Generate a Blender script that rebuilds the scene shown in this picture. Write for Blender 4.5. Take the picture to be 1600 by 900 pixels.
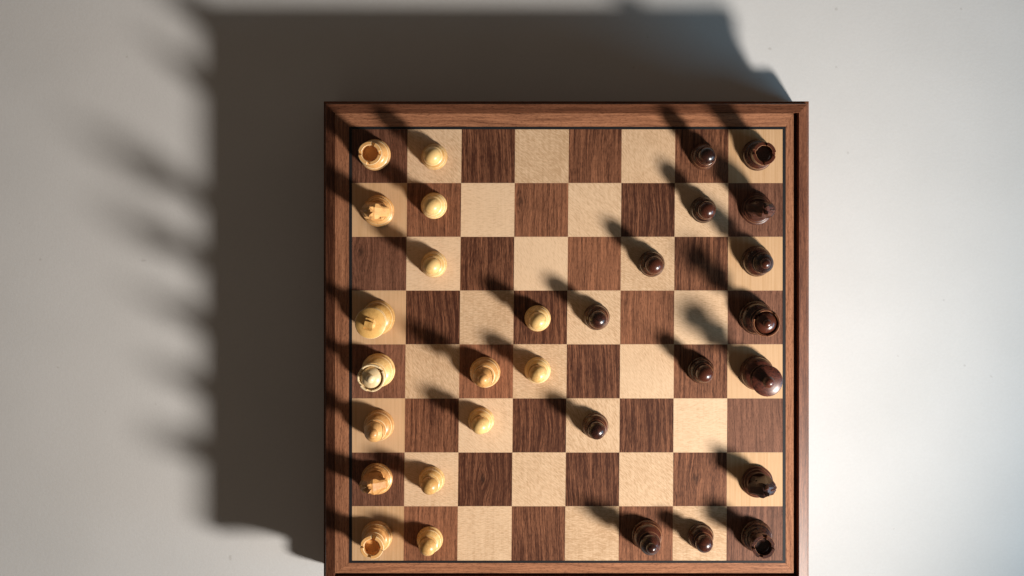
import bpy, bmesh, math, random
from mathutils import Vector, Matrix
random.seed(7)
S = bpy.context.scene
for o in list(bpy.data.objects): bpy.data.objects.remove(o, do_unlink=True)
COL = S.collection

# ------------------------------------------------------------------ scale
PX = 0.055/84.2            # metres per photo pixel on the playing surface
X0, Y0 = 835.0, 315.0      # photo point straight below the lens
HB = 0.094                 # height of the board above the table
H = 1.33                   # lens above the board
def wx(px): return (px-X0)*PX
def wy(py): return (Y0-py)*PX

# ------------------------------------------------------------------ camera
cam = bpy.data.cameras.new('camera'); co = bpy.data.objects.new('camera', cam); COL.objects.link(co)
co.location = (0, 0, HB+H); co.rotation_euler = (0, 0, 0)
cam.sensor_width = 36; cam.lens = 36*(H/PX)/1600
cam.shift_x = -(X0-800)/1600; cam.shift_y = -(450-Y0)/1600
cam.clip_start = 0.05; cam.clip_end = 50
cam.dof.use_dof = True; cam.dof.focus_distance = H-0.01; cam.dof.aperture_fstop = 5.6
S.camera = co

# ------------------------------------------------------------------ light
S.view_settings.view_transform = 'Standard'; S.view_settings.look = 'None'
S.view_settings.exposure = 0; S.view_settings.gamma = 1
W = bpy.data.worlds.new('World'); S.world = W; W.use_nodes = True
bg = W.node_tree.nodes['Background']
bg.inputs[0].default_value = (1.0, 0.79, 0.61, 1); bg.inputs[1].default_value = 0.076

def aim(o, tgt):
    o.rotation_euler = (Vector(tgt)-o.location).to_track_quat('-Z', 'Y').to_euler()
kl = bpy.data.lights.new('key_lamp', 'SPOT'); ko = bpy.data.objects.new('key_lamp', kl); COL.objects.link(ko)
ko.location = (wx(1964), wy(1310), HB+870*PX)
kl.energy = 119; kl.color = (1.0, 0.92, 0.84); kl.shadow_soft_size = 0.082
kl.spot_size = math.radians(175); kl.spot_blend = 1.0
ko.rotation_euler = Vector((-math.cos(.58)*math.cos(.22), math.sin(.58)*math.cos(.22), math.sin(.22))).to_track_quat('-Z', 'Y').to_euler()
fl = bpy.data.lights.new('window_light', 'AREA'); fo = bpy.data.objects.new('window_light', fl); COL.objects.link(fo)
fl.shape = 'RECTANGLE'; fl.size = 0.6; fl.size_y = 0.35; fl.energy = 5.0; fl.color = (0.30, 0.70, 1.0)
fo.location = (wx(2750), wy(1140), 0.42)
aim(fo, (wx(1300), wy(400), 0.0))

# ------------------------------------------------------------------ node helpers
class NT:
    def __init__(s, name):
        s.m = bpy.data.materials.new(name); s.m.use_nodes = True
        s.t = s.m.node_tree; s.n = s.t.nodes; s.l = s.t.links
        s.b = s.n['Principled BSDF']
    def new(s, typ, **kw):
        n = s.n.new(typ)
        for k, v in kw.items(): setattr(n, k, v)
        return n
    def link(s, a, b): s.l.new(a, b)
    def math(s, op, a, b=None, c=None, clamp=False):
        n = s.new('ShaderNodeMath', operation=op); n.use_clamp = clamp
        for i, v in enumerate((a, b, c)):
            if v is None: continue
            if isinstance(v, (int, float)): n.inputs[i].default_value = v
            else: s.link(v, n.inputs[i])
        return n.outputs[0]
    def vmath(s, op, a, b=None):
        n = s.new('ShaderNodeVectorMath', operation=op)
        for i, v in enumerate((a, b)):
            if v is None: continue
            if isinstance(v, (tuple, list)): n.inputs[i].default_value = v
            else: s.link(v, n.inputs[i])
        return n.outputs['Value'] if op in ('LENGTH', 'DOT_PRODUCT') else n.outputs[0]
    def noise(s, vec, scale, detail=3, rough=.55, dist=0):
        n = s.new('ShaderNodeTexNoise'); n.inputs['Scale'].default_value = scale
        n.inputs['Detail'].default_value = detail; n.inputs['Roughness'].default_value = rough
        n.inputs['Distortion'].default_value = dist
        s.link(vec, n.inputs['Vector']); return n.outputs['Fac']
    def ramp(s, fac, stops):
        n = s.new('ShaderNodeValToRGB'); e = n.color_ramp.elements
        while len(e) < len(stops): e.new(0.5)
        for el, (p, c) in zip(e, stops):
            el.position = p; el.color = (c if len(c) == 4 else (*c, 1))
        s.link(fac, n.inputs[0]); return n.outputs[0]
    def mix(s, fac, a, b, blend='MIX'):
        n = s.new('ShaderNodeMix', data_type='RGBA', blend_type=blend)
        for i, v in ((0, fac), (6, a), (7, b)):
            if isinstance(v, (int, float)): n.inputs[i].default_value = v
            elif isinstance(v, tuple): n.inputs[i].default_value = (*v, 1)
            else: s.link(v, n.inputs[i])
        return n.outputs[2]
    def bump(s, h, strength, dist):
        n = s.new('ShaderNodeBump'); n.inputs['Strength'].default_value = strength
        n.inputs['Distance'].default_value = dist; s.link(h, n.inputs['Height'])
        s.link(n.outputs[0], s.b.inputs['Normal'])
    def coords(s, rot=0.0):
        """object coordinates shifted by a random amount per object"""
        tc = s.new('ShaderNodeTexCoord'); oi = s.new('ShaderNodeObjectInfo')
        off = s.math('MULTIPLY', oi.outputs['Random'], 7.3)
        cx = s.new('ShaderNodeCombineXYZ'); s.link(off, cx.inputs[0]); s.link(off, cx.inputs[1]); s.link(off, cx.inputs[2])
        m = s.new('ShaderNodeMapping'); m.inputs['Rotation'].default_value = (0, 0, rot)
        s.link(tc.outputs['Object'], m.inputs[0])
        return m.outputs[0], cx.outputs[0], oi.outputs['Random'], tc.outputs['Object']
    def scaled(s, v, sc, off=None):
        a = s.vmath('MULTIPLY', v, sc)
        return s.vmath('ADD', a, off) if off is not None else a

def walnut(name, dark, light, rot=0.0, knot=False, rough=.42, vary=.42):
    """walnut with the grain along local Y (or turned by rot)"""
    t = NT(name); v, off, rnd, raw = t.coords(rot)
    # slow wander of the grain
    w1 = t.noise(t.scaled(v, (14, 9, 14), off), 1.0, 2)
    wob = t.math('MULTIPLY', t.math('SUBTRACT', w1, .5), .012)
    sep = t.new('ShaderNodeSeparateXYZ'); t.link(v, sep.inputs[0])
    x = t.math('ADD', sep.outputs[0], wob)
    if knot:
        at = t.new('ShaderNodeAttribute', attribute_type='OBJECT', attribute_name='knot')
        ks = t.new('ShaderNodeSeparateXYZ'); t.link(at.outputs['Vector'], ks.inputs[0])
        dx = t.math('SUBTRACT', sep.outputs[0], ks.outputs[0]); dy = t.math('SUBTRACT', sep.outputs[1], ks.outputs[1])
        d2 = t.math('ADD', t.math('POWER', dx, 2.0), t.math('MULTIPLY', t.math('POWER', dy, 2.0), .35))
        big = t.math('EXPONENT', t.math('MULTIPLY', d2, -1/(.0085**2)))
        fall = t.math('MULTIPLY', big, ks.outputs[2])
        x = t.math('SUBTRACT', x, t.math('MULTIPLY', fall, t.math('MULTIPLY', dx, .85)))
        core = t.math('MULTIPLY', t.math('EXPONENT', t.math('MULTIPLY', d2, -1/(.0026**2))), ks.outputs[2])
    cb = t.new('ShaderNodeCombineXYZ'); t.link(x, cb.inputs[0]); t.link(sep.outputs[1], cb.inputs[1]); t.link(sep.outputs[2], cb.inputs[2])
    g = cb.outputs[0]
    broad = t.noise(t.scaled(g, (260, 7, 60), off), 1.0, 2, .5)
    mid = t.noise(t.scaled(g, (900, 20, 200), off), 1.0, 3, .6)
    fine = t.noise(t.scaled(g, (1900, 150, 900), off), 1.0, 2, .6)
    pores = t.noise(t.scaled(g, (2600, 330, 1500), off), 1.0, 1, .5)
    f = t.math('ADD', t.math('MULTIPLY', broad, .27), t.math('ADD', t.math('MULTIPLY', mid, .44), t.math('MULTIPLY', fine, .34)))
    f = t.math('ADD', f, t.math('MULTIPLY', t.math('SUBTRACT', rnd, .5), vary*.35))
    mc = tuple((a*.55+b*.45) for a, b in zip(dark, light))
    c = t.ramp(f, [(.42, dark), (.54, mc), (.68, light)])
    pr = t.ramp(pores, [(.30, (.35, .30, .27)), (.43, (1, 1, 1))])
    c = t.mix(.75, c, pr, 'MULTIPLY')
    if knot: c = t.mix(t.math('MULTIPLY', core, .85), c, (.030, .012, .007))
    t.link(c, t.b.inputs['Base Color'])
    t.b.inputs['Roughness'].default_value = rough
    t.b.inputs['Specular IOR Level'].default_value = .35
    t.bump(t.math('ADD', fine, pores), .15, .0002)
    return t.m

def maple(name, a, b, fleck=1.0, streak=.3, ang=.5):
    t = NT(name); v, off, rnd, raw = t.coords(0)
    slow = t.noise(t.scaled(v, (38, 30, 30), off), 1.0, 2)
    m = t.new('ShaderNodeMapping'); m.vector_type = 'POINT'; m.inputs['Rotation'].default_value = (0, 0, ang)
    wv = t.new('ShaderNodeCombineXYZ')
    sep = t.new('ShaderNodeSeparateXYZ'); t.link(v, sep.inputs[0])
    t.link(sep.outputs[0], wv.inputs[0])
    t.link(t.math('ADD', sep.outputs[1], t.math('MULTIPLY', slow, .010)), wv.inputs[1])
    t.link(wv.outputs[0], m.inputs[0])
    vr = t.new('ShaderNodeVectorRotate', rotation_type='Z_AXIS'); t.link(m.outputs[0], vr.inputs['Vector'])
    rr = t.new('ShaderNodeMath', operation='FRACT'); t.link(t.math('MULTIPLY', rnd, 17.31), rr.inputs[0])
    t.link(t.math('MULTIPLY', t.math('SUBTRACT', rr.outputs[0], .5), 1.3), vr.inputs['Angle'])
    fl_ = t.noise(t.scaled(vr.outputs[0], (210, 1200, 700), off), 1.0, 2, .6, .05)
    grain = t.noise(t.scaled(v, (520, 12, 200), off), 1.0, 3, .6)
    fine = t.noise(t.scaled(v, (1500, 900, 900), off), 1.0, 2, .6)
    f = t.math('ADD', t.math('MULTIPLY', fl_, .60*fleck), t.math('MULTIPLY', grain, streak))
    f = t.math('ADD', f, t.math('MULTIPLY', fine, .16))
    f = t.math('ADD', f, t.math('MULTIPLY', slow, .15))
    tot = .60*fleck+streak+.16+.15
    f = t.math('DIVIDE', f, tot)
    f = t.math('ADD', f, t.math('MULTIPLY', t.math('SUBTRACT', rnd, .5), .16))
    c = t.ramp(f, [(.36, b), (.50, tuple((p*.35+q*.65) for p, q in zip(b, a))), (.62, a)])
    t.link(c, t.b.inputs['Base Color'])
    t.b.inputs['Roughness'].default_value = .48; t.b.inputs['Specular IOR Level'].default_value = .35
    t.bump(f, .05, .0002)
    return t.m

def turned(name, a, b, rough=.34, coat=.2, spec=.5, streak=(300, 300, 35), bumps=.1, var=.26):
    """lacquered turned wood of a piece, grain along its height"""
    t = NT(name); v, off, rnd, raw = t.coords(.6)
    slow = t.noise(t.scaled(v, (60, 45, 40), off), 1.0, 2, .5, .6)
    g = t.noise(t.scaled(v, streak, off), 1.0, 3, .6, .4)
    fine = t.noise(t.scaled(v, (1100, 1100, 160), off), 1.0, 2, .6)
    f = t.math('ADD', t.math('MULTIPLY', slow, .35), t.math('ADD', t.math('MULTIPLY', g, .50), t.math('MULTIPLY', fine, .3)))
    f = t.math('ADD', f, t.math('MULTIPLY', t.math('SUBTRACT', rnd, .5), var))
    c = t.ramp(f, [(.42, b), (.66, a)])
    t.link(c, t.b.inputs['Base Color'])
    rr = t.math('ADD', t.math('MULTIPLY', fine, .14), rough-.07)
    t.link(rr, t.b.inputs['Roughness'])
    t.b.inputs['Specular IOR Level'].default_value = spec
    t.b.inputs['Coat Weight'].default_value = coat; t.b.inputs['Coat Roughness'].default_value = .22
    t.bump(fine, bumps, .0001)
    return t.m

def plain(name, col, rough=.5, spec=.4, nscale=300, amt=.12, bump=.1):
    t = NT(name); v, off, rnd, raw = t.coords(0)
    n = t.noise(t.scaled(v, (1, 1, 1), off), nscale, 4, .6)
    c = t.ramp(n, [(.3, tuple(x*(1-amt) for x in col)), (.7, tuple(min(1, x*(1+amt)) for x in col))])
    t.link(c, t.b.inputs['Base Color'])
    t.b.inputs['Roughness'].default_value = rough; t.b.inputs['Specular IOR Level'].default_value = spec
    t.bump(n, bump, .0002)
    return t.m

WD, WL = (.056, .0175, .0086), (.360, .152, .078)
M_wal  = walnut('walnut_square', WD, WL, knot=True)
M_wal2 = walnut('walnut_square_edge', (.085, .032, .017), (.290, .128, .075), knot=True, rough=.45)
M_frv  = walnut('walnut_frame_upright', (.13, .048, .024), (.43, .19, .098), rough=.40)
M_frh  = walnut('walnut_frame_level', (.13, .048, .024), (.43, .19, .098), rot=math.pi/2, rough=.40)
M_rmv  = walnut('walnut_rim_upright', (.075, .024, .012), (.28, .110, .056), rough=.40)
M_rmh  = walnut('walnut_rim_level', (.075, .024, .012), (.28, .110, .056), rot=math.pi/2, rough=.40)
M_map  = maple('maple_square', (.73, .520, .335), (.47, .300, .168), 1.0, .18)
M_map2 = maple('maple_square_edge', (.62, .400, .225), (.52, .315, .158), .12, .75)
M_joint = plain('veneer_joint', (.66, .47, .30))
M_inlay = plain('black_inlay', (.012, .012, .014), .5, .3)
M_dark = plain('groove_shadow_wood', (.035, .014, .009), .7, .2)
M_box  = turned('boxwood', (.80, .53, .215), (.54, .295, .095), .36, .12, .4)
M_boxb = turned('boxwood_ruddy', (.72, .395, .145), (.47, .220, .068), .36, .12, .4)
M_boxw = turned('boxwood_worn_edge', (.88, .70, .42), (.72, .50, .26), .34, .2, .45)
M_eb   = turned('dark_stained_wood', (.070, .019, .010), (.014, .005, .004), .28, .25, .5, bumps=.15)
M_ebk  = turned('dark_grainy_wood', (.115, .030, .017), (.014, .005, .004), .36, .2, .45, (420, 700, 90), .2, .05)
M_ebw  = turned('dark_wood_worn_edge', (.30, .14, .065), (.08, .032, .016), .34, .2, .5)
M_ebn  = turned('dark_carved_wood', (.085, .026, .014), (.020, .007, .005), .42, .1, .4, bumps=.2)
M_boxg = turned('boxwood_golden', (.76, .45, .145), (.50, .26, .070), .36, .12, .4)
M_boxp = turned('boxwood_bleached', (.82, .65, .40), (.68, .50, .27), .36, .12, .4)
M_felt = plain('green_felt', (.02, .14, .06), .95, .1, 2500, .4, .4)
# table
t = NT('matt_white_table'); tc = t.new('ShaderNodeTexCoord')
n1 = t.noise(tc.outputs['Object'], 9, 3); n2 = t.noise(tc.outputs['Object'], 420, 4, .65)
f = t.math('ADD', t.math('MULTIPLY', n1, .5), t.math('MULTIPLY', n2, .5))
n3 = t.noise(tc.outputs['Object'], 95, 1, .4); n4 = t.noise(tc.outputs['Object'], 2.3, 3, .6)
speck = t.ramp(n3, [(.785, (1, 1, 1)), (.82, (.86, .85, .84))])
smear = t.ramp(n4, [(.35, (.97, .97, .965)), (.65, (1, 1, 1))])
t.link(t.mix(1.0, t.mix(1.0, t.ramp(f, [(.3, (.70, .70, .695)), (.7, (.76, .76, .755))]), speck, 'MULTIPLY'), smear, 'MULTIPLY'), t.b.inputs['Base Color'])
t.b.inputs['Roughness'].default_value = .65; t.b.inputs['Specular IOR Level'].default_value = .3
t.bump(n2, .22, .0006); M_table = t.m

# ------------------------------------------------------------------ mesh helpers
def obj(name, me, parent=None, loc=(0, 0, 0), rotz=0):
    o = bpy.data.objects.new(name, me); COL.objects.link(o)
    o.location = loc; o.rotation_euler = (0, 0, rotz); o.parent = parent
    return o
def finish(bm, name, mats, smooth=True, angle=32):
    bmesh.ops.recalc_face_normals(bm, faces=bm.faces)
    me = bpy.data.meshes.new(name); bm.to_mesh(me); bm.free()
    for m in (mats if isinstance(mats, (list, tuple)) else [mats]): me.materials.append(m)
    if smooth:
        me.polygons.foreach_set('use_smooth', [True]*len(me.polygons))
        me.set_sharp_from_angle(angle=math.radians(angle))
    return me
MM = .001
def spline(pts, n=5):
    """Catmull-Rom through (r, z) points"""
    out = []
    P = [pts[0]]+list(pts)+[pts[-1]]
    for i in range(1, len(P)-2):
        p0, p1, p2, p3 = P[i-1:i+3]
        for k in range(n):
            u = k/n
            out.append(tuple(.5*(2*p1[j]+(p2[j]-p0[j])*u+(2*p0[j]-5*p1[j]+4*p2[j]-p3[j])*u*u+(3*p1[j]-p0[j]-3*p2[j]+p3[j])*u**3) for j in (0, 1)))
    out.append(tuple(pts[-1])); return out
def arc(cr, cz, r, a0, a1, n=10):
    return [(cr+r*math.cos(math.radians(a0+(a1-a0)*i/n)), cz+r*math.sin(math.radians(a0+(a1-a0)*i/n))) for i in range(n+1)]
def lathe(bm, prof, segs=56, wear=(), closed=False):
    """prof: (r, z) in mm; wear: list of z values (mm): the segment that crosses one gets material 1"""
    rings = []
    for r, z in prof:
        if r < 1e-6: rings.append([bm.verts.new((0, 0, z*MM))])
        else: rings.append([bm.verts.new((r*MM*math.cos(2*math.pi*k/segs), r*MM*math.sin(2*math.pi*k/segs), z*MM)) for k in range(segs)])
    n = len(rings)
    for i in range(n-1 if not closed else n):
        a, b = rings[i], rings[(i+1) % n]
        mi = 0
        for wi in wear:
            if wi == i: mi = 1
        for k in range(segs):
            k2 = (k+1) % segs
            if len(a) == 1 and len(b) == 1: continue
            if len(a) == 1: f = bm.faces.new((a[0], b[k], b[k2]))
            elif len(b) == 1: f = bm.faces.new((a[k], a[k2], b[0]))
            else: f = bm.faces.new((a[k], a[k2], b[k2], b[k]))
            f.material_index = mi
def prof_build(items):
    """items: 'w' marks the next segment worn; tuples are points; lists are runs of points"""
    pts, wear, nxt = [], [], False
    for it in items:
        if it == 'w': nxt = True; continue
        run = it if isinstance(it, list) else [it]
        if nxt: wear.append(len(pts)-1); nxt = False
        pts += run
    return pts, wear
def turned_part(name, items, mats, segs=56):
    pts, wear = prof_build(items)
    bm = bmesh.new(); lathe(bm, pts, segs, wear)
    return finish(bm, name, mats)

def foot_items(R, h, rtop, ztop):
    """bell foot shared by every piece: rounded foot ring, shoulder ring, then the bell"""
    q = min((h-5.6)/13.4, 1.3); Z_ = lambda z: 5.6+(z-5.6)*q
    return [(0, .8), (R-.5, .8)] + [arc(R-1.9, 2.9, 1.9, -60, 50, 8)] + \
           ['w', (R-.85, 4.6), (R-1.3, 5.2), spline([(R-1.3, 5.6), (R-1.0, Z_(8.0)), (R-1.5, Z_(11.4))], 4)] + \
           ['w', (R-1.95, Z_(11.8)), (R-2.0, Z_(12.2)), spline([(R-2.1, Z_(12.3)), (R-3.8, Z_(14.8)), (max(rtop+2.2, R-7.2), Z_(16.8)), (rtop+.6, Z_(18.4)), (rtop+.1, max(Z_(20.5), h+.3))], 6)] + [(rtop, ztop)]

def ring_wall(bm, ro, ri, z0, z1, notches, nz, half, segs=96, lip=.35):
    """hollow wall with notches cut from the top, centre angles in degrees"""
    def top(k):
        a = (k+.5)*360/segs
        for c in notches:
            d = abs((a-c+180) % 360-180)
            if d < half: return nz
        return z1
    T = [top(k) for k in range(segs)]
    def V(r, k, z):
        a = 2*math.pi*k/segs
        return bm.verts.new((r*MM*math.cos(a), r*MM*math.sin(a), z*MM))
    for k in range(segs):
        z = T[k]
        o0, o1, i0, i1 = V(ro, k, z-lip), V(ro, k+1, z-lip), V(ri, k, z-lip), V(ri, k+1, z-lip)
        ob0, ob1, ib0, ib1 = V(ro, k, z0), V(ro, k+1, z0), V(ri, k, z0), V(ri, k+1, z0)
        t0, t1, u0, u1 = V(ro-lip, k, z), V(ro-lip, k+1, z), V(ri+lip, k, z), V(ri+lip, k+1, z)
        for q, mi in (((ob0, ob1, o1, o0), 0), ((ib1, ib0, i0, i1), 0), ((t0, t1, u1, u0), 0), ((o0, o1, t1, t0), 1), ((u0, u1, i1, i0), 1)):
            f = bm.faces.new(q); f.material_index = mi
        if T[(k+1) % segs] != z:
            zz = T[(k+1) % segs]
            a, b, c, d = V(ro, k+1, min(z, zz)-lip), V(ri, k+1, min(z, zz)-lip), V(ri, k+1, max(z, zz)-lip), V(ro, k+1, max(z, zz)-lip)
            e, g = V(ri+lip, k+1, max(z, zz)), V(ro-lip, k+1, max(z, zz))
            f = bm.faces.new((a, b, c, e, g, d)); f.material_index = 1
    bmesh.ops.remove_doubles(bm, verts=bm.verts, dist=1e-6)

# ------------------------------------------------------------------ the pieces
def piece(name, cat, label, group, parts, px, py, rotz=0):
    e = bpy.data.objects.new(name, None); COL.objects.link(e)
    e.empty_display_size = .01
    e.location = (wx(px), wy(py), HB); e.rotation_euler = (0, 0, rotz)
    e['label'] = label; e['category'] = cat; e['group'] = group
    for pn, me in parts: obj(pn, me, e)
    return e
def copy_piece(src, label, px, py, rotz=0):
    e = src.copy(); COL.objects.link(e)
    e.location = (wx(px), wy(py), HB); e.rotation_euler = (0, 0, rotz); e['label'] = label
    for ch in list(src.children):
        c = ch.copy(); COL.objects.link(c); c.parent = e
    return e

def felt(R, out=.12):
    bm = bmesh.new(); lathe(bm, [(0, 0), (R+out-.5, 0), (R+out-.5, .8), (0, .8)], 48)
    return finish(bm, 'felt_pad', M_felt)

def pawn_parts(mm):
    return [('base', turned_part('pawn_base', foot_items(13.4, 19, 4.9, 22.6), mm)),
            ('collar', turned_part('pawn_collar', [(0, 22.6), (6.2, 22.6), (9.2, 23.4), 'w', (9.65, 23.9), 'w', (9.3, 24.3), (6.4, 25.2), (0, 25.2)], mm)),
            ('head', turned_part('pawn_head', [[(max(r, 0), z) for r, z in arc(0, 31.6, 8.75, -52, 90, 22)]], mm)),
            ('felt_pad', felt(13.0))]
def rook_parts(mm, ang):
    bm = bmesh.new()
    pts, wear = prof_build([(0, 31), (8.8, 31), (9.6, 32.2), (11.4, 34.0), (11.6, 36.0), (11.6, 38.5), (8.1, 38.5), (8.0, 36.2), (7.0, 35.4), (0, 35.0)])
    lathe(bm, pts, 96, wear)
    ring_wall(bm, 11.6, 8.1, 38.5, 45.8, ang, 41.2, 12)
    return [('base', turned_part('rook_base', foot_items(16.0, 17, 9.6, 27.5), mm)),
            ('collar', turned_part('rook_collar', [(0, 27.4), (9.2, 27.4), (10.5, 28.2), 'w', (10.8, 28.7), 'w', (10.5, 29.2), (9.2, 30.0), (8.8, 31.1), (0, 31.1)], mm)),
            ('turret', finish(bm, 'rook_turret', mm)),
            ('felt_pad', felt(15.6))]
def bishop_parts(mm):
    # mitre with a real saw cut: grid rows follow a slanted slit
    bm = bmesh.new()
    prof = spline([(5.6, 34.6), (7.6, 36.4), (9.9, 40.2), (9.7, 43.4), (7.6, 46.6), (4.9, 49.2), (3.9, 50.0)], 6)
    lathe(bm, [(0, 34.4), (5.6, 34.4)]+prof+[(0, 50.2)], 64)
    mitre = finish(bm, 'bishop_mitre', mm+[M_dark])
    cb = bmesh.new(); bmesh.ops.create_cube(cb, size=1)
    bmesh.ops.scale(cb, vec=(16*MM, 30*MM, .85*MM), verts=cb.verts)
    bmesh.ops.rotate(cb, cent=(0, 0, 0), matrix=Matrix.Rotation(math.radians(-52), 3, 'Y'), verts=cb.verts)
    bmesh.ops.translate(cb, vec=(10.2*MM, 0, 46.5*MM), verts=cb.verts)
    cme = bpy.data.meshes.new('cutter'); cb.to_mesh(cme); cb.free()
    for m in mm+[M_dark]: cme.materials.append(m)
    for p in cme.polygons: p.material_index = 2
    a = bpy.data.objects.new('tmp_a', mitre); b = bpy.data.objects.new('tmp_b', cme)
    COL.objects.link(a); COL.objects.link(b)
    md = a.modifiers.new('b', 'BOOLEAN'); md.operation = 'DIFFERENCE'; md.object = b; md.solver = 'EXACT'
    bpy.context.view_layer.update()
    me = bpy.data.meshes.new_from_object(a.evaluated_get(bpy.context.evaluated_depsgraph_get()))
    me.name = 'bishop_mitre'
    me.set_sharp_from_angle(angle=math.radians(32))
    bpy.data.objects.remove(a); bpy.data.objects.remove(b)
    return [('base', turned_part('bishop_base', foot_items(15.7, 24, 5.4, 30.6), mm)),
            ('collar', turned_part('bishop_collar', [(0, 30.4), (6.2, 30.4), (10.4, 31.2), 'w', (10.9, 31.7), 'w', (10.4, 32.2), (6.6, 32.8), (7.9, 33.4), 'w', (8.1, 33.8), (6.4, 34.5), (0, 34.5)], mm)),
            ('mitre', me),
            ('finial', turned_part('bishop_finial', [(4.0, 49.6), 'w', (4.1, 50.0), [(max(r, 0), z) for r, z in arc(0, 53.2, 5.2, -36, 90, 14)]], mm)),
            ('felt_pad', felt(15.3))]
def king_parts(mm, cross):
    parts = [('base', turned_part('king_base', foot_items(17.6, 33, 6.4, 40.5), mm)),
             ('collar', turned_part('king_collar', [(0, 40.4), (7.4, 40.4), (12.9, 41.5), 'w', (13.4, 42.1), 'w', (12.9, 42.7), (7.8, 43.5), (9.6, 44.3), 'w', (9.9, 44.8), (7.6, 45.6), (0, 45.6)], mm)),
             ('crown', turned_part('king_crown', [(0, 45.5), (7.2, 45.5), spline([(7.2, 46.0), (8.8, 50.5), (12.2, 57.5), (14.9, 62.2)], 5), 'w', (15.2, 62.8), 'w', (14.9, 63.4), spline([(14.6, 63.6), (11, 65.2), (7, 66.2), (5.2, 66.6)], 4), 'w', (5.0, 66.9), (0, 66.9)], mm))]
    if cross:
        bm = bmesh.new()
        lathe(bm, [(0, 66.8), (4.6, 66.8), (4.9, 68.0), (4.2, 69.6), (2.8, 70.4), (0, 70.4)], 32)
        out = [(-2.0, 70), (2.0, 70), (1.9, 72.4), (5.7, 71.3), (5.7, 77.4), (1.8, 76.0), (2.9, 79.6), (-2.9, 79.6), (-1.8, 76.0), (-5.7, 77.4), (-5.7, 71.3), (-1.9, 72.4)]
        th = 4.0
        A = [bm.verts.new((th*MM, y*MM, z*MM)) for y, z in out]; B = [bm.verts.new((-th*MM, y*MM, z*MM)) for y, z in out]
        fa = bm.faces.new(A); fb = bm.faces.new(list(reversed(B)))
        for i in range(len(out)):
            j = (i+1) % len(out); bm.faces.new((A[j], A[i], B[i], B[j]))
        bmesh.ops.triangulate(bm, faces=[fa, fb])
        parts.append(('cross', finish(bm, 'king_cross', mm, True, 20)))
    else:
        parts.append(('finial', turned_part('king_finial', [(0, 66.8), (4.0, 66.8), (4.2, 67.6), (3.6, 69.2), (3.7, 70.2), (5.3, 71.4), 'w', (5.7, 72.2), 'w', (5.4, 73.0), [(max(r, 0), z) for r, z in arc(0, 72.2, 5.2, 14, 90, 9)]], mm)))
    parts.append(('felt_pad', felt(17.2)))
    return parts
def queen_parts(mm, ang, top=None):
    top = top or mm
    bm = bmesh.new()
    pts, wear = prof_build([(0, 43.5), (6.8, 43.5), spline([(6.8, 44.0), (7.8, 48.0), (10.6, 54.0), (13.2, 57.6)], 5), (13.5, 58.6), (11.6, 58.6), (11.4, 57.6), (10.6, 57.2), (0, 57.2)])
    lathe(bm, pts, 96, wear); ring_wall(bm, 13.5, 11.6, 58.6, 62.1, ang, 58.9, 11, lip=.45)
    return [('base', turned_part('queen_base', foot_items(17.3, 31, 6.0, 38.5), mm)),
            ('collar', turned_part('queen_collar', [(0, 38.4), (7.0, 38.4), (12.2, 39.5), 'w', (12.7, 40.1), 'w', (12.2, 40.7), (7.6, 41.5), (9.2, 42.3), 'w', (9.5, 42.8), (7.2, 43.6), (0, 43.6)], mm)),
            ('coronet', finish(bm, 'queen_coronet', top)),
            ('dome', turned_part('queen_dome', [(0, 57.1), (10.7, 57.1), spline([(10.7, 57.6), (9.8, 60.6), (7.6, 63.0), (5.2, 64.3), (3.6, 64.9)], 5)], top)),
            ('finial', turned_part('queen_finial', [(3.2, 64.6), 'w', (3.4, 65.2), [(max(r, 0), z) for r, z in arc(0, 67.6, 4.3, -38, 90, 12)]], top)),
            ('felt_pad', felt(16.9))]
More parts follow.
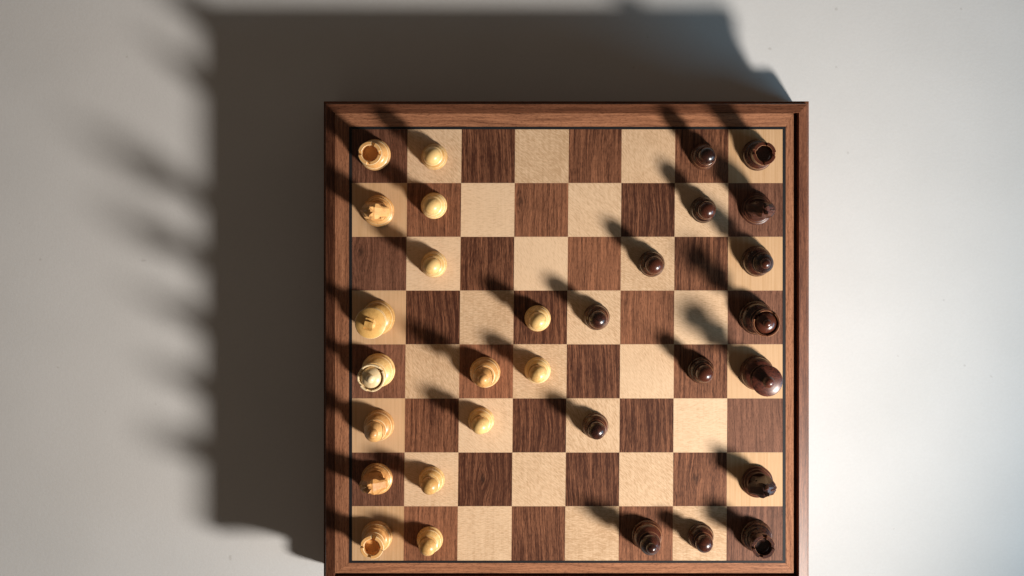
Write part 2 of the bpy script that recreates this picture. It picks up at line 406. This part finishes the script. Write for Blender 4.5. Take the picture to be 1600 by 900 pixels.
def knight_parts(mm):
    bm = bmesh.new()
    # side outline facing +x : x, z, half width at the outline
    out = [(-9.5, 12.5, 4.5), (-12.2, 18, 3.6), (-13.4, 23, 2.6), (-12.6, 25, 3.0), (-14.0, 29.5, 2.4), (-12.6, 31.5, 2.8), (-12.9, 36, 2.4),
           (-10.8, 37.6, 2.8), (-9.8, 41.6, 2.6), (-6.6, 44.2, 3.2), (-3.0, 46.4, 3.6), (1.2, 45.6, 3.9), (4.8, 42.0, 3.5), (8.6, 37.6, 3.1), (12.4, 33.6, 3.2),
           (14.0, 30.6, 3.2), (13.2, 27.6, 2.8), (10.6, 26.2, 2.6), (7.2, 27.4, 2.8), (4.4, 26.4, 3.2), (3.0, 23.2, 3.4), (5.4, 18.6, 4.2), (8.8, 12.5, 4.8)]
    full = [8.6, 8.2, 7.6, 7.2, 7.0, 6.8, 6.4, 6.4, 6.0, 5.6, 6.4, 7.6, 7.4, 5.0, 4.6, 5.4, 4.8, 4.2, 6.0, 7.4, 6.2, 7.4, 8.8]
    def inner(x, z):
        # pull towards a spine running chest - cheek - muzzle
        spine = [(-1, 13), (-4.5, 24), (-3.5, 34), (2.0, 37), (9.5, 31)]
        best = min(spine, key=lambda p: (p[0]-x)**2+(p[1]-z)**2)
        k = .30
        return x+(best[0]-x)*k, z+(best[1]-z)*k if z > 13 else z
    L, R_, LI, RI = [], [], [], []
    for (x, z, w), fw in zip(out, full):
        xi, zi = inner(x, z)
        L.append(bm.verts.new((x*MM, w*MM, z*MM))); R_.append(bm.verts.new((x*MM, -w*MM, z*MM)))
        LI.append(bm.verts.new((xi*MM, fw*MM, zi*MM))); RI.append(bm.verts.new((xi*MM, -fw*MM, zi*MM)))
    n = len(out)
    for i in range(n):
        j = (i+1) % n
        f = bm.faces.new((L[i], L[j], R_[j], R_[i]))
        bm.faces.new((L[j], L[i], LI[i], LI[j])); bm.faces.new((R_[i], R_[j], RI[j], RI[i]))
    fa = bm.faces.new(LI); fb = bm.faces.new(list(reversed(RI)))
    bmesh.ops.triangulate(bm, faces=[fa, fb])
    head = finish(bm, 'knight_head', mm, True, 12)
    def ear(s):
        b = bmesh.new()
        base = [(-5.0, .6*s, 43.6), (0.2, .5*s, 45.4), (0.8, 4.6*s, 43.0), (-4.6, 6.6*s, 40.8)]
        tip = b.verts.new((-3.2*MM, 4.2*s*MM, 51.5*MM)); vs = [b.verts.new([c*MM for c in p]) for p in base]
        for i in range(4): b.faces.new((vs[i], vs[(i+1) % 4], tip))
        b.faces.new(vs); return finish(b, 'knight_ear', mm, True, 12)
    def mane():
        b = bmesh.new(); rows = []
        for i, (x, z, w) in enumerate([(-7.0, 44.6, 1.6), (-11.0, 41.8, 2.0), (-13.2, 37.4, 2.2), (-14.6, 31.8, 2.4), (-14.8, 25.6, 2.4), (-13.2, 19.0, 2.2), (-10.4, 14, 1.6)]):
            rows.append([b.verts.new((x*MM, 0, (z+.4)*MM)), b.verts.new(((x+2.6)*MM, (w+1.4)*MM, (z-1.4)*MM)), b.verts.new(((x+2.6)*MM, -(w+1.4)*MM, (z-1.4)*MM))])
        for a, c in zip(rows, rows[1:]):
            b.faces.new((a[0], a[1], c[1], c[0])); b.faces.new((a[2], a[0], c[0], c[2])); b.faces.new((a[1], a[2], c[2], c[1]))
        b.faces.new(rows[0]); b.faces.new(rows[-1])
        return finish(b, 'knight_mane', mm, True, 12)
    return [('base', turned_part('knight_base', [(0, .8), (15.6, .8), arc(14.2, 2.9, 1.9, -60, 65, 8), (14.2, 4.9), 'w', (13.9, 5.2), (13.8, 5.7), arc(12.5, 6.9, 1.2, -30, 80, 6),
                                             spline([(12.4, 8.2), (11.4, 9.6), (10.9, 11.2)], 4), 'w', (11.2, 11.8), (10.9, 12.6), (0, 12.8)], mm)),
            ('horse_head', head), ('mane', mane()), ('ear', ear(1)), ('ear', ear(-1)), ('felt_pad', felt(15.7))]

# ------------------------------------------------------------------ the table
def slab(name, x0, x1, y0, y1, z0, z1, mat, bevel=0):
    bm = bmesh.new(); bmesh.ops.create_cube(bm, size=1)
    cx, cy, cz = (x0+x1)/2, (y0+y1)/2, (z0+z1)/2
    bmesh.ops.scale(bm, vec=(x1-x0, y1-y0, z1-z0), verts=bm.verts)
    if bevel: bmesh.ops.bevel(bm, geom=bm.edges[:], offset=bevel, segments=2, affect='EDGES')
    return finish(bm, name, mat, False), (cx, cy, cz)
me, c = slab('table_top', -2.2, 2.2, -2.2, 2.0, -.04, 0, M_table)
tb = obj('table_top', me, None, c); tb['kind'] = 'structure'
tb['label'] = 'matt white table surface under the chess board'

# ------------------------------------------------------------------ the board
BX0, BX1, BY0, BY1 = 505, 1265, 158, 920         # outer edges of the rim (photo pixels)
board = bpy.data.objects.new('chess_board', None); COL.objects.link(board)
bcx, bcy = (BX0+BX1)/2, (BY0+BY1)/2
board.location = (wx(bcx), wy(bcy), 0)
board['label'] = 'square walnut and maple chess board on a tall walnut box with black inlay line'
board['category'] = 'chess board'
def loc(px, py): return ((px-bcx)*PX, (bcy-py)*PX)

# 64 veneer squares; the sheet was trimmed a little out of square
XT = [550, 637, 721.5, 805, 889, 971.5, 1055, 1138.5, 1223]
XB = [550, 630.5, 714.5, 799, 882.5, 966.5, 1051, 1135, 1223]
YR = [202, 286, 370, 454, 538, 622.5, 707, 791, 876]
def colx(i, y): return XT[i]+(XB[i]-XT[i])*(y-202)/674
knots = {(2, 6): (38, 42, 1.0), (6, 6): (35, 40, .8), (3, 1): (10, 28, .8), (0, 2): (14, 24, 1.0), (5, 1): (78, 30, .5), (4, 2): (30, -40, 0)}
g = .16
for r in range(8):
    for c in range(8):
        ya, yb = YR[r]+g, YR[r+1]-g
        P = [(colx(c, ya)+g, ya), (colx(c+1, ya)-g, ya), (colx(c+1, yb)-g, yb), (colx(c, yb)+g, yb)]
        cx, cy = sum(p[0] for p in P)/4, sum(p[1] for p in P)/4
        bm = bmesh.new()
        top = [bm.verts.new(((p[0]-cx)*PX, (cy-p[1])*PX, 0)) for p in P]
        bot = [bm.verts.new(((p[0]-cx)*PX, (cy-p[1])*PX, -.0010)) for p in P]
        bm.faces.new(top); bm.faces.new(bot)
        for k in range(4): bm.faces.new((top[k], top[(k+1) % 4], bot[(k+1) % 4], bot[k]))
        dark = (r+c) % 2 == 0
        edge = c in (0, 7)
        m = (M_wal2 if edge else M_wal) if dark else (M_map2 if edge else M_map)
        me = finish(bm, 'square', m, False)
        lx, ly = loc(cx, cy)
        o = obj('square', me, board, (lx, ly, HB))
        if dark:
            k = knots.get((c, r))
            if k: o['knot'] = [(colx(c, YR[r])+k[0]-cx)*PX, (cy-YR[r]-k[1])*PX, k[2]]
            else: o['knot'] = [9.0, 9.0, 0.0]

def rect_part(name, x0, x1, y0, y1, z0, z1, mat, bevel=0):
    (ax, ay), (bx, by) = loc(x0, y1), loc(x1, y0)
    me, c = slab(name, ax, bx, ay, by, z0, z1, mat, bevel)
    return obj(name, me, board, c)
rect_part('backing_panel', 549, 1224, 201, 877, HB-.008, HB-.0001, M_joint)

# rings made of four mitred strips: profile points (offset inwards from the outer rectangle, height)
def mitred(name, outer, inner, prof_fn, mats, labels=None):
    """outer/inner = (x0,x1,y0,y1); prof_fn(t) -> list of (t, z) with t 0 outside, 1 inside"""
    ox0, ox1, oy0, oy1 = outer; ix0, ix1, iy0, iy1 = inner
    cs_o = [(ox0, oy0), (ox1, oy0), (ox1, oy1), (ox0, oy1)]
    cs_i = [(ix0, iy0), (ix1, iy0), (ix1, iy1), (ix0, iy1)]
    prof = prof_fn
    for s in range(4):
        a, b = s, (s+1) % 4
        mx = (cs_o[a][0]+cs_o[b][0])/2; my = (cs_o[a][1]+cs_o[b][1])/2
        bm = bmesh.new(); A, B = [], []
        for t_, z in prof:
            for lst, k, sh in ((A, a, 1), (B, b, -1)):
                X = cs_o[k][0]+(cs_i[k][0]-cs_o[k][0])*t_; Y = cs_o[k][1]+(cs_i[k][1]-cs_o[k][1])*t_
                if s == 0: X += sh*.12
                if s == 2: X -= sh*.12
                if s == 1: Y += sh*.12
                if s == 3: Y -= sh*.12
                lst.append(bm.verts.new(((X-mx)*PX, (my-Y)*PX, z)))
        n = len(A)
        for i in range(n):
            j = (i+1) % n
            bm.faces.new((A[i], A[j], B[j], B[i]))
        bm.faces.new(A); bm.faces.new(list(reversed(B)))
        me = finish(bm, name, mats[0] if s in (0, 2) else mats[1], True, 25)
        lx, ly = loc(mx, my)
        obj(name, me, board, (lx, ly, 0))
Z = HB
mitred('inlay_line', (545.5, 1227.5, 198, 879.5), (550, 1223, 202, 876), [(0, Z-.005), (0, Z+.0002), (1, Z+.0002), (1, Z-.005)], (M_inlay, M_inlay))
mitred('border_strip', (522.6, 1240, 176.5, 895.5), (545.3, 1227.7, 197.8, 879.7), [(0, Z-.012), (0, Z+.0000), (.03, Z+.0006), (1, Z+.0001), (1, Z-.012)], (M_frh, M_frv))
# rim: flat lip, outward fall, then the cove moulding of the box side; t runs from the edge inwards in units of 17 px
rimO = (503, 1267.5, 156.8, 921.5); rimI = (522.3, 1248, 176.2, 903.5)
mitred('rim_moulding', rimO, rimI,
       [(0, Z-.0120), (.02, Z-.0105), (.24, Z-.0100), (.26, Z-.0030), (.30, Z-.0018), (.97, Z+.0004), (1, Z-.0002), (1, Z-.022), (.55, Z-.022), (.25, Z-.0185), (.05, Z-.0150)], (M_rmh, M_rmv))
# floor of the gap round the lifted panel
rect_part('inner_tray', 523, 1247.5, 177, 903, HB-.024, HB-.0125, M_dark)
def box_ring(name, o, i, prof, mats): mitred(name, o, i, prof, mats)
# concave side under the rim and the wider plinth below it
mitred('box_side', (505, 1265, 158, 920), (560, 1210, 213, 865),
       [(.05, Z-.0172), (.12, Z-.0215), (.20, Z-.028), (.25, Z-.040), (.27, .0385), (1, .0385), (1, Z-.0225)], (M_rmh, M_rmv))
mitred('plinth', (500, 1270, 153, 925), (560, 1210, 213, 865),
       [(0, .0), (0, .028), (.03, .034), (.12, .0375), (.30, .0384), (1, .0384), (1, .0)], (M_rmh, M_rmv))

# ------------------------------------------------------------------ placing pieces
R = math.radians
LB, LBR, DB, DBK = [M_box, M_boxw], [M_boxb, M_boxw], [M_eb, M_ebw], [M_ebk, M_ebw]
G1, G2 = 'pale boxwood chess pieces', 'dark stained chess pieces'
GP, GQ = 'pale pawns on the board', 'dark pawns on the board'
wp = piece('pawn', 'pawn', 'pale boxwood pawn on the top row, beside the upper pale rook', GP, pawn_parts(LB), 679, 245, R(20))
for lab, x, y, a in [
    ('pale boxwood pawn on a dark square beside the upper pale knight', 678.5, 321.5, 80),
    ('pale boxwood pawn right of the empty knotty dark square, in the third row', 678.3, 413, 140),
    ('pale boxwood pawn on a dark square, facing a dark pawn one square to its right', 840, 497, 200),
    ('pale boxwood pawn on a light square just right of the advanced pale bishop', 840, 578, 250),
    ('pale boxwood pawn on a light square just below the advanced pale bishop', 752, 656.5, 300),
    ('pale boxwood pawn on a light square beside the lower pale knight', 675, 748.5, 30),
    ('pale boxwood pawn on the bottom row, beside the lower pale rook', 672, 842, 110)]:
    copy_piece(wp, lab, x, y, R(a))
bp = piece('pawn', 'pawn', 'dark stained pawn on the top row, beside the upper dark rook', GQ, pawn_parts(DB), 1098.5, 245, R(0))
for lab, x, y, a in [
    ('dark stained pawn on a light square beside the upper dark knight', 1098, 328, 60),
    ('dark stained pawn in the third row, two squares left of the dark bishop', 1017.6, 412, 130),
    ('dark stained pawn on a light square, facing a pale pawn one square to its left', 932, 495, 190),
    ('dark stained pawn on a dark square just left of the dark king', 1094.4, 578, 240),
    ('dark stained pawn standing alone in the sixth row, near the board centre', 930, 664.5, 290),
    ('dark stained pawn on the bottom row between the dark bishop and the dark rook', 1094, 837, 340)]:
    copy_piece(bp, lab, x, y, R(a))
piece('rook', 'rook', 'pale boxwood rook in the top left corner of the board', G1, rook_parts(LBR, [72, 180, 2, 262]), 586.5, 242)
piece('rook', 'rook', 'pale boxwood rook in the bottom left corner of the board', G1, rook_parts(LBR, [80, 172, -5, 255]), 589.4, 837)
piece('rook', 'rook', 'dark stained rook in the top right corner of the board', G2, rook_parts(DB, [85, 170, -4, 262]), 1182.3, 242.5)
piece('rook', 'rook', 'dark stained rook in the bottom right corner of the board', G2, rook_parts(DB, [82, 178, 0, 255]), 1181, 836.5)
kn = piece('knight', 'knight', 'pale boxwood knight with carved horse head, just below the top left rook', G1, knight_parts(LBR), 592, 329.5, R(-3))
copy_piece(kn, 'pale boxwood knight with carved horse head, just above the bottom left rook', 589.5, 747, R(4))
kb = piece('knight', 'knight', 'dark stained knight with carved horse head, on a dark square below the top right rook', G2, knight_parts([M_ebn, M_ebw]), 1181.5, 327, R(176))
copy_piece(kb, 'dark stained knight with carved horse head, on a light square above the bottom right rook', 1182.5, 752, R(184))
bs = piece('bishop', 'bishop', 'ruddy boxwood bishop on the left edge column, between the pale queen and lower pale knight', G1, bishop_parts(LBR), 592.6, 663.6, R(-6))
copy_piece(bs, 'boxwood bishop with a saw cut mitre, advanced to a dark square beside a pale pawn', 758, 581, R(2))
bb = piece('bishop', 'bishop', 'dark stained bishop on the right edge column, between the upper dark knight and queen', G2, bishop_parts(DB), 1181.6, 408, R(180))
copy_piece(bb, 'dark stained bishop on the bottom row, left of the dark pawn', 1010.6, 835, R(250))
piece('king', 'king', 'pale boxwood king with a cross on its broad crown, left edge of the board', G1, king_parts([M_boxg, M_boxw], True), 591, 496, R(-12))
piece('queen', 'queen', 'pale boxwood queen with a notched coronet ring, just below the pale king', G1, queen_parts([M_box, M_boxw], [40, 148, 205, 262], [M_boxp, M_boxw]), 591.5, 578)
piece('queen', 'queen', 'dark stained queen with a notched coronet ring, just above the dark king', G2, queen_parts(DB, [55, 150, 265]), 1180.5, 496)
piece('king', 'king', 'dark stained king with speckled domed crown and round knob, right edge of the board', G2, king_parts(DBK, False), 1181.5, 582)
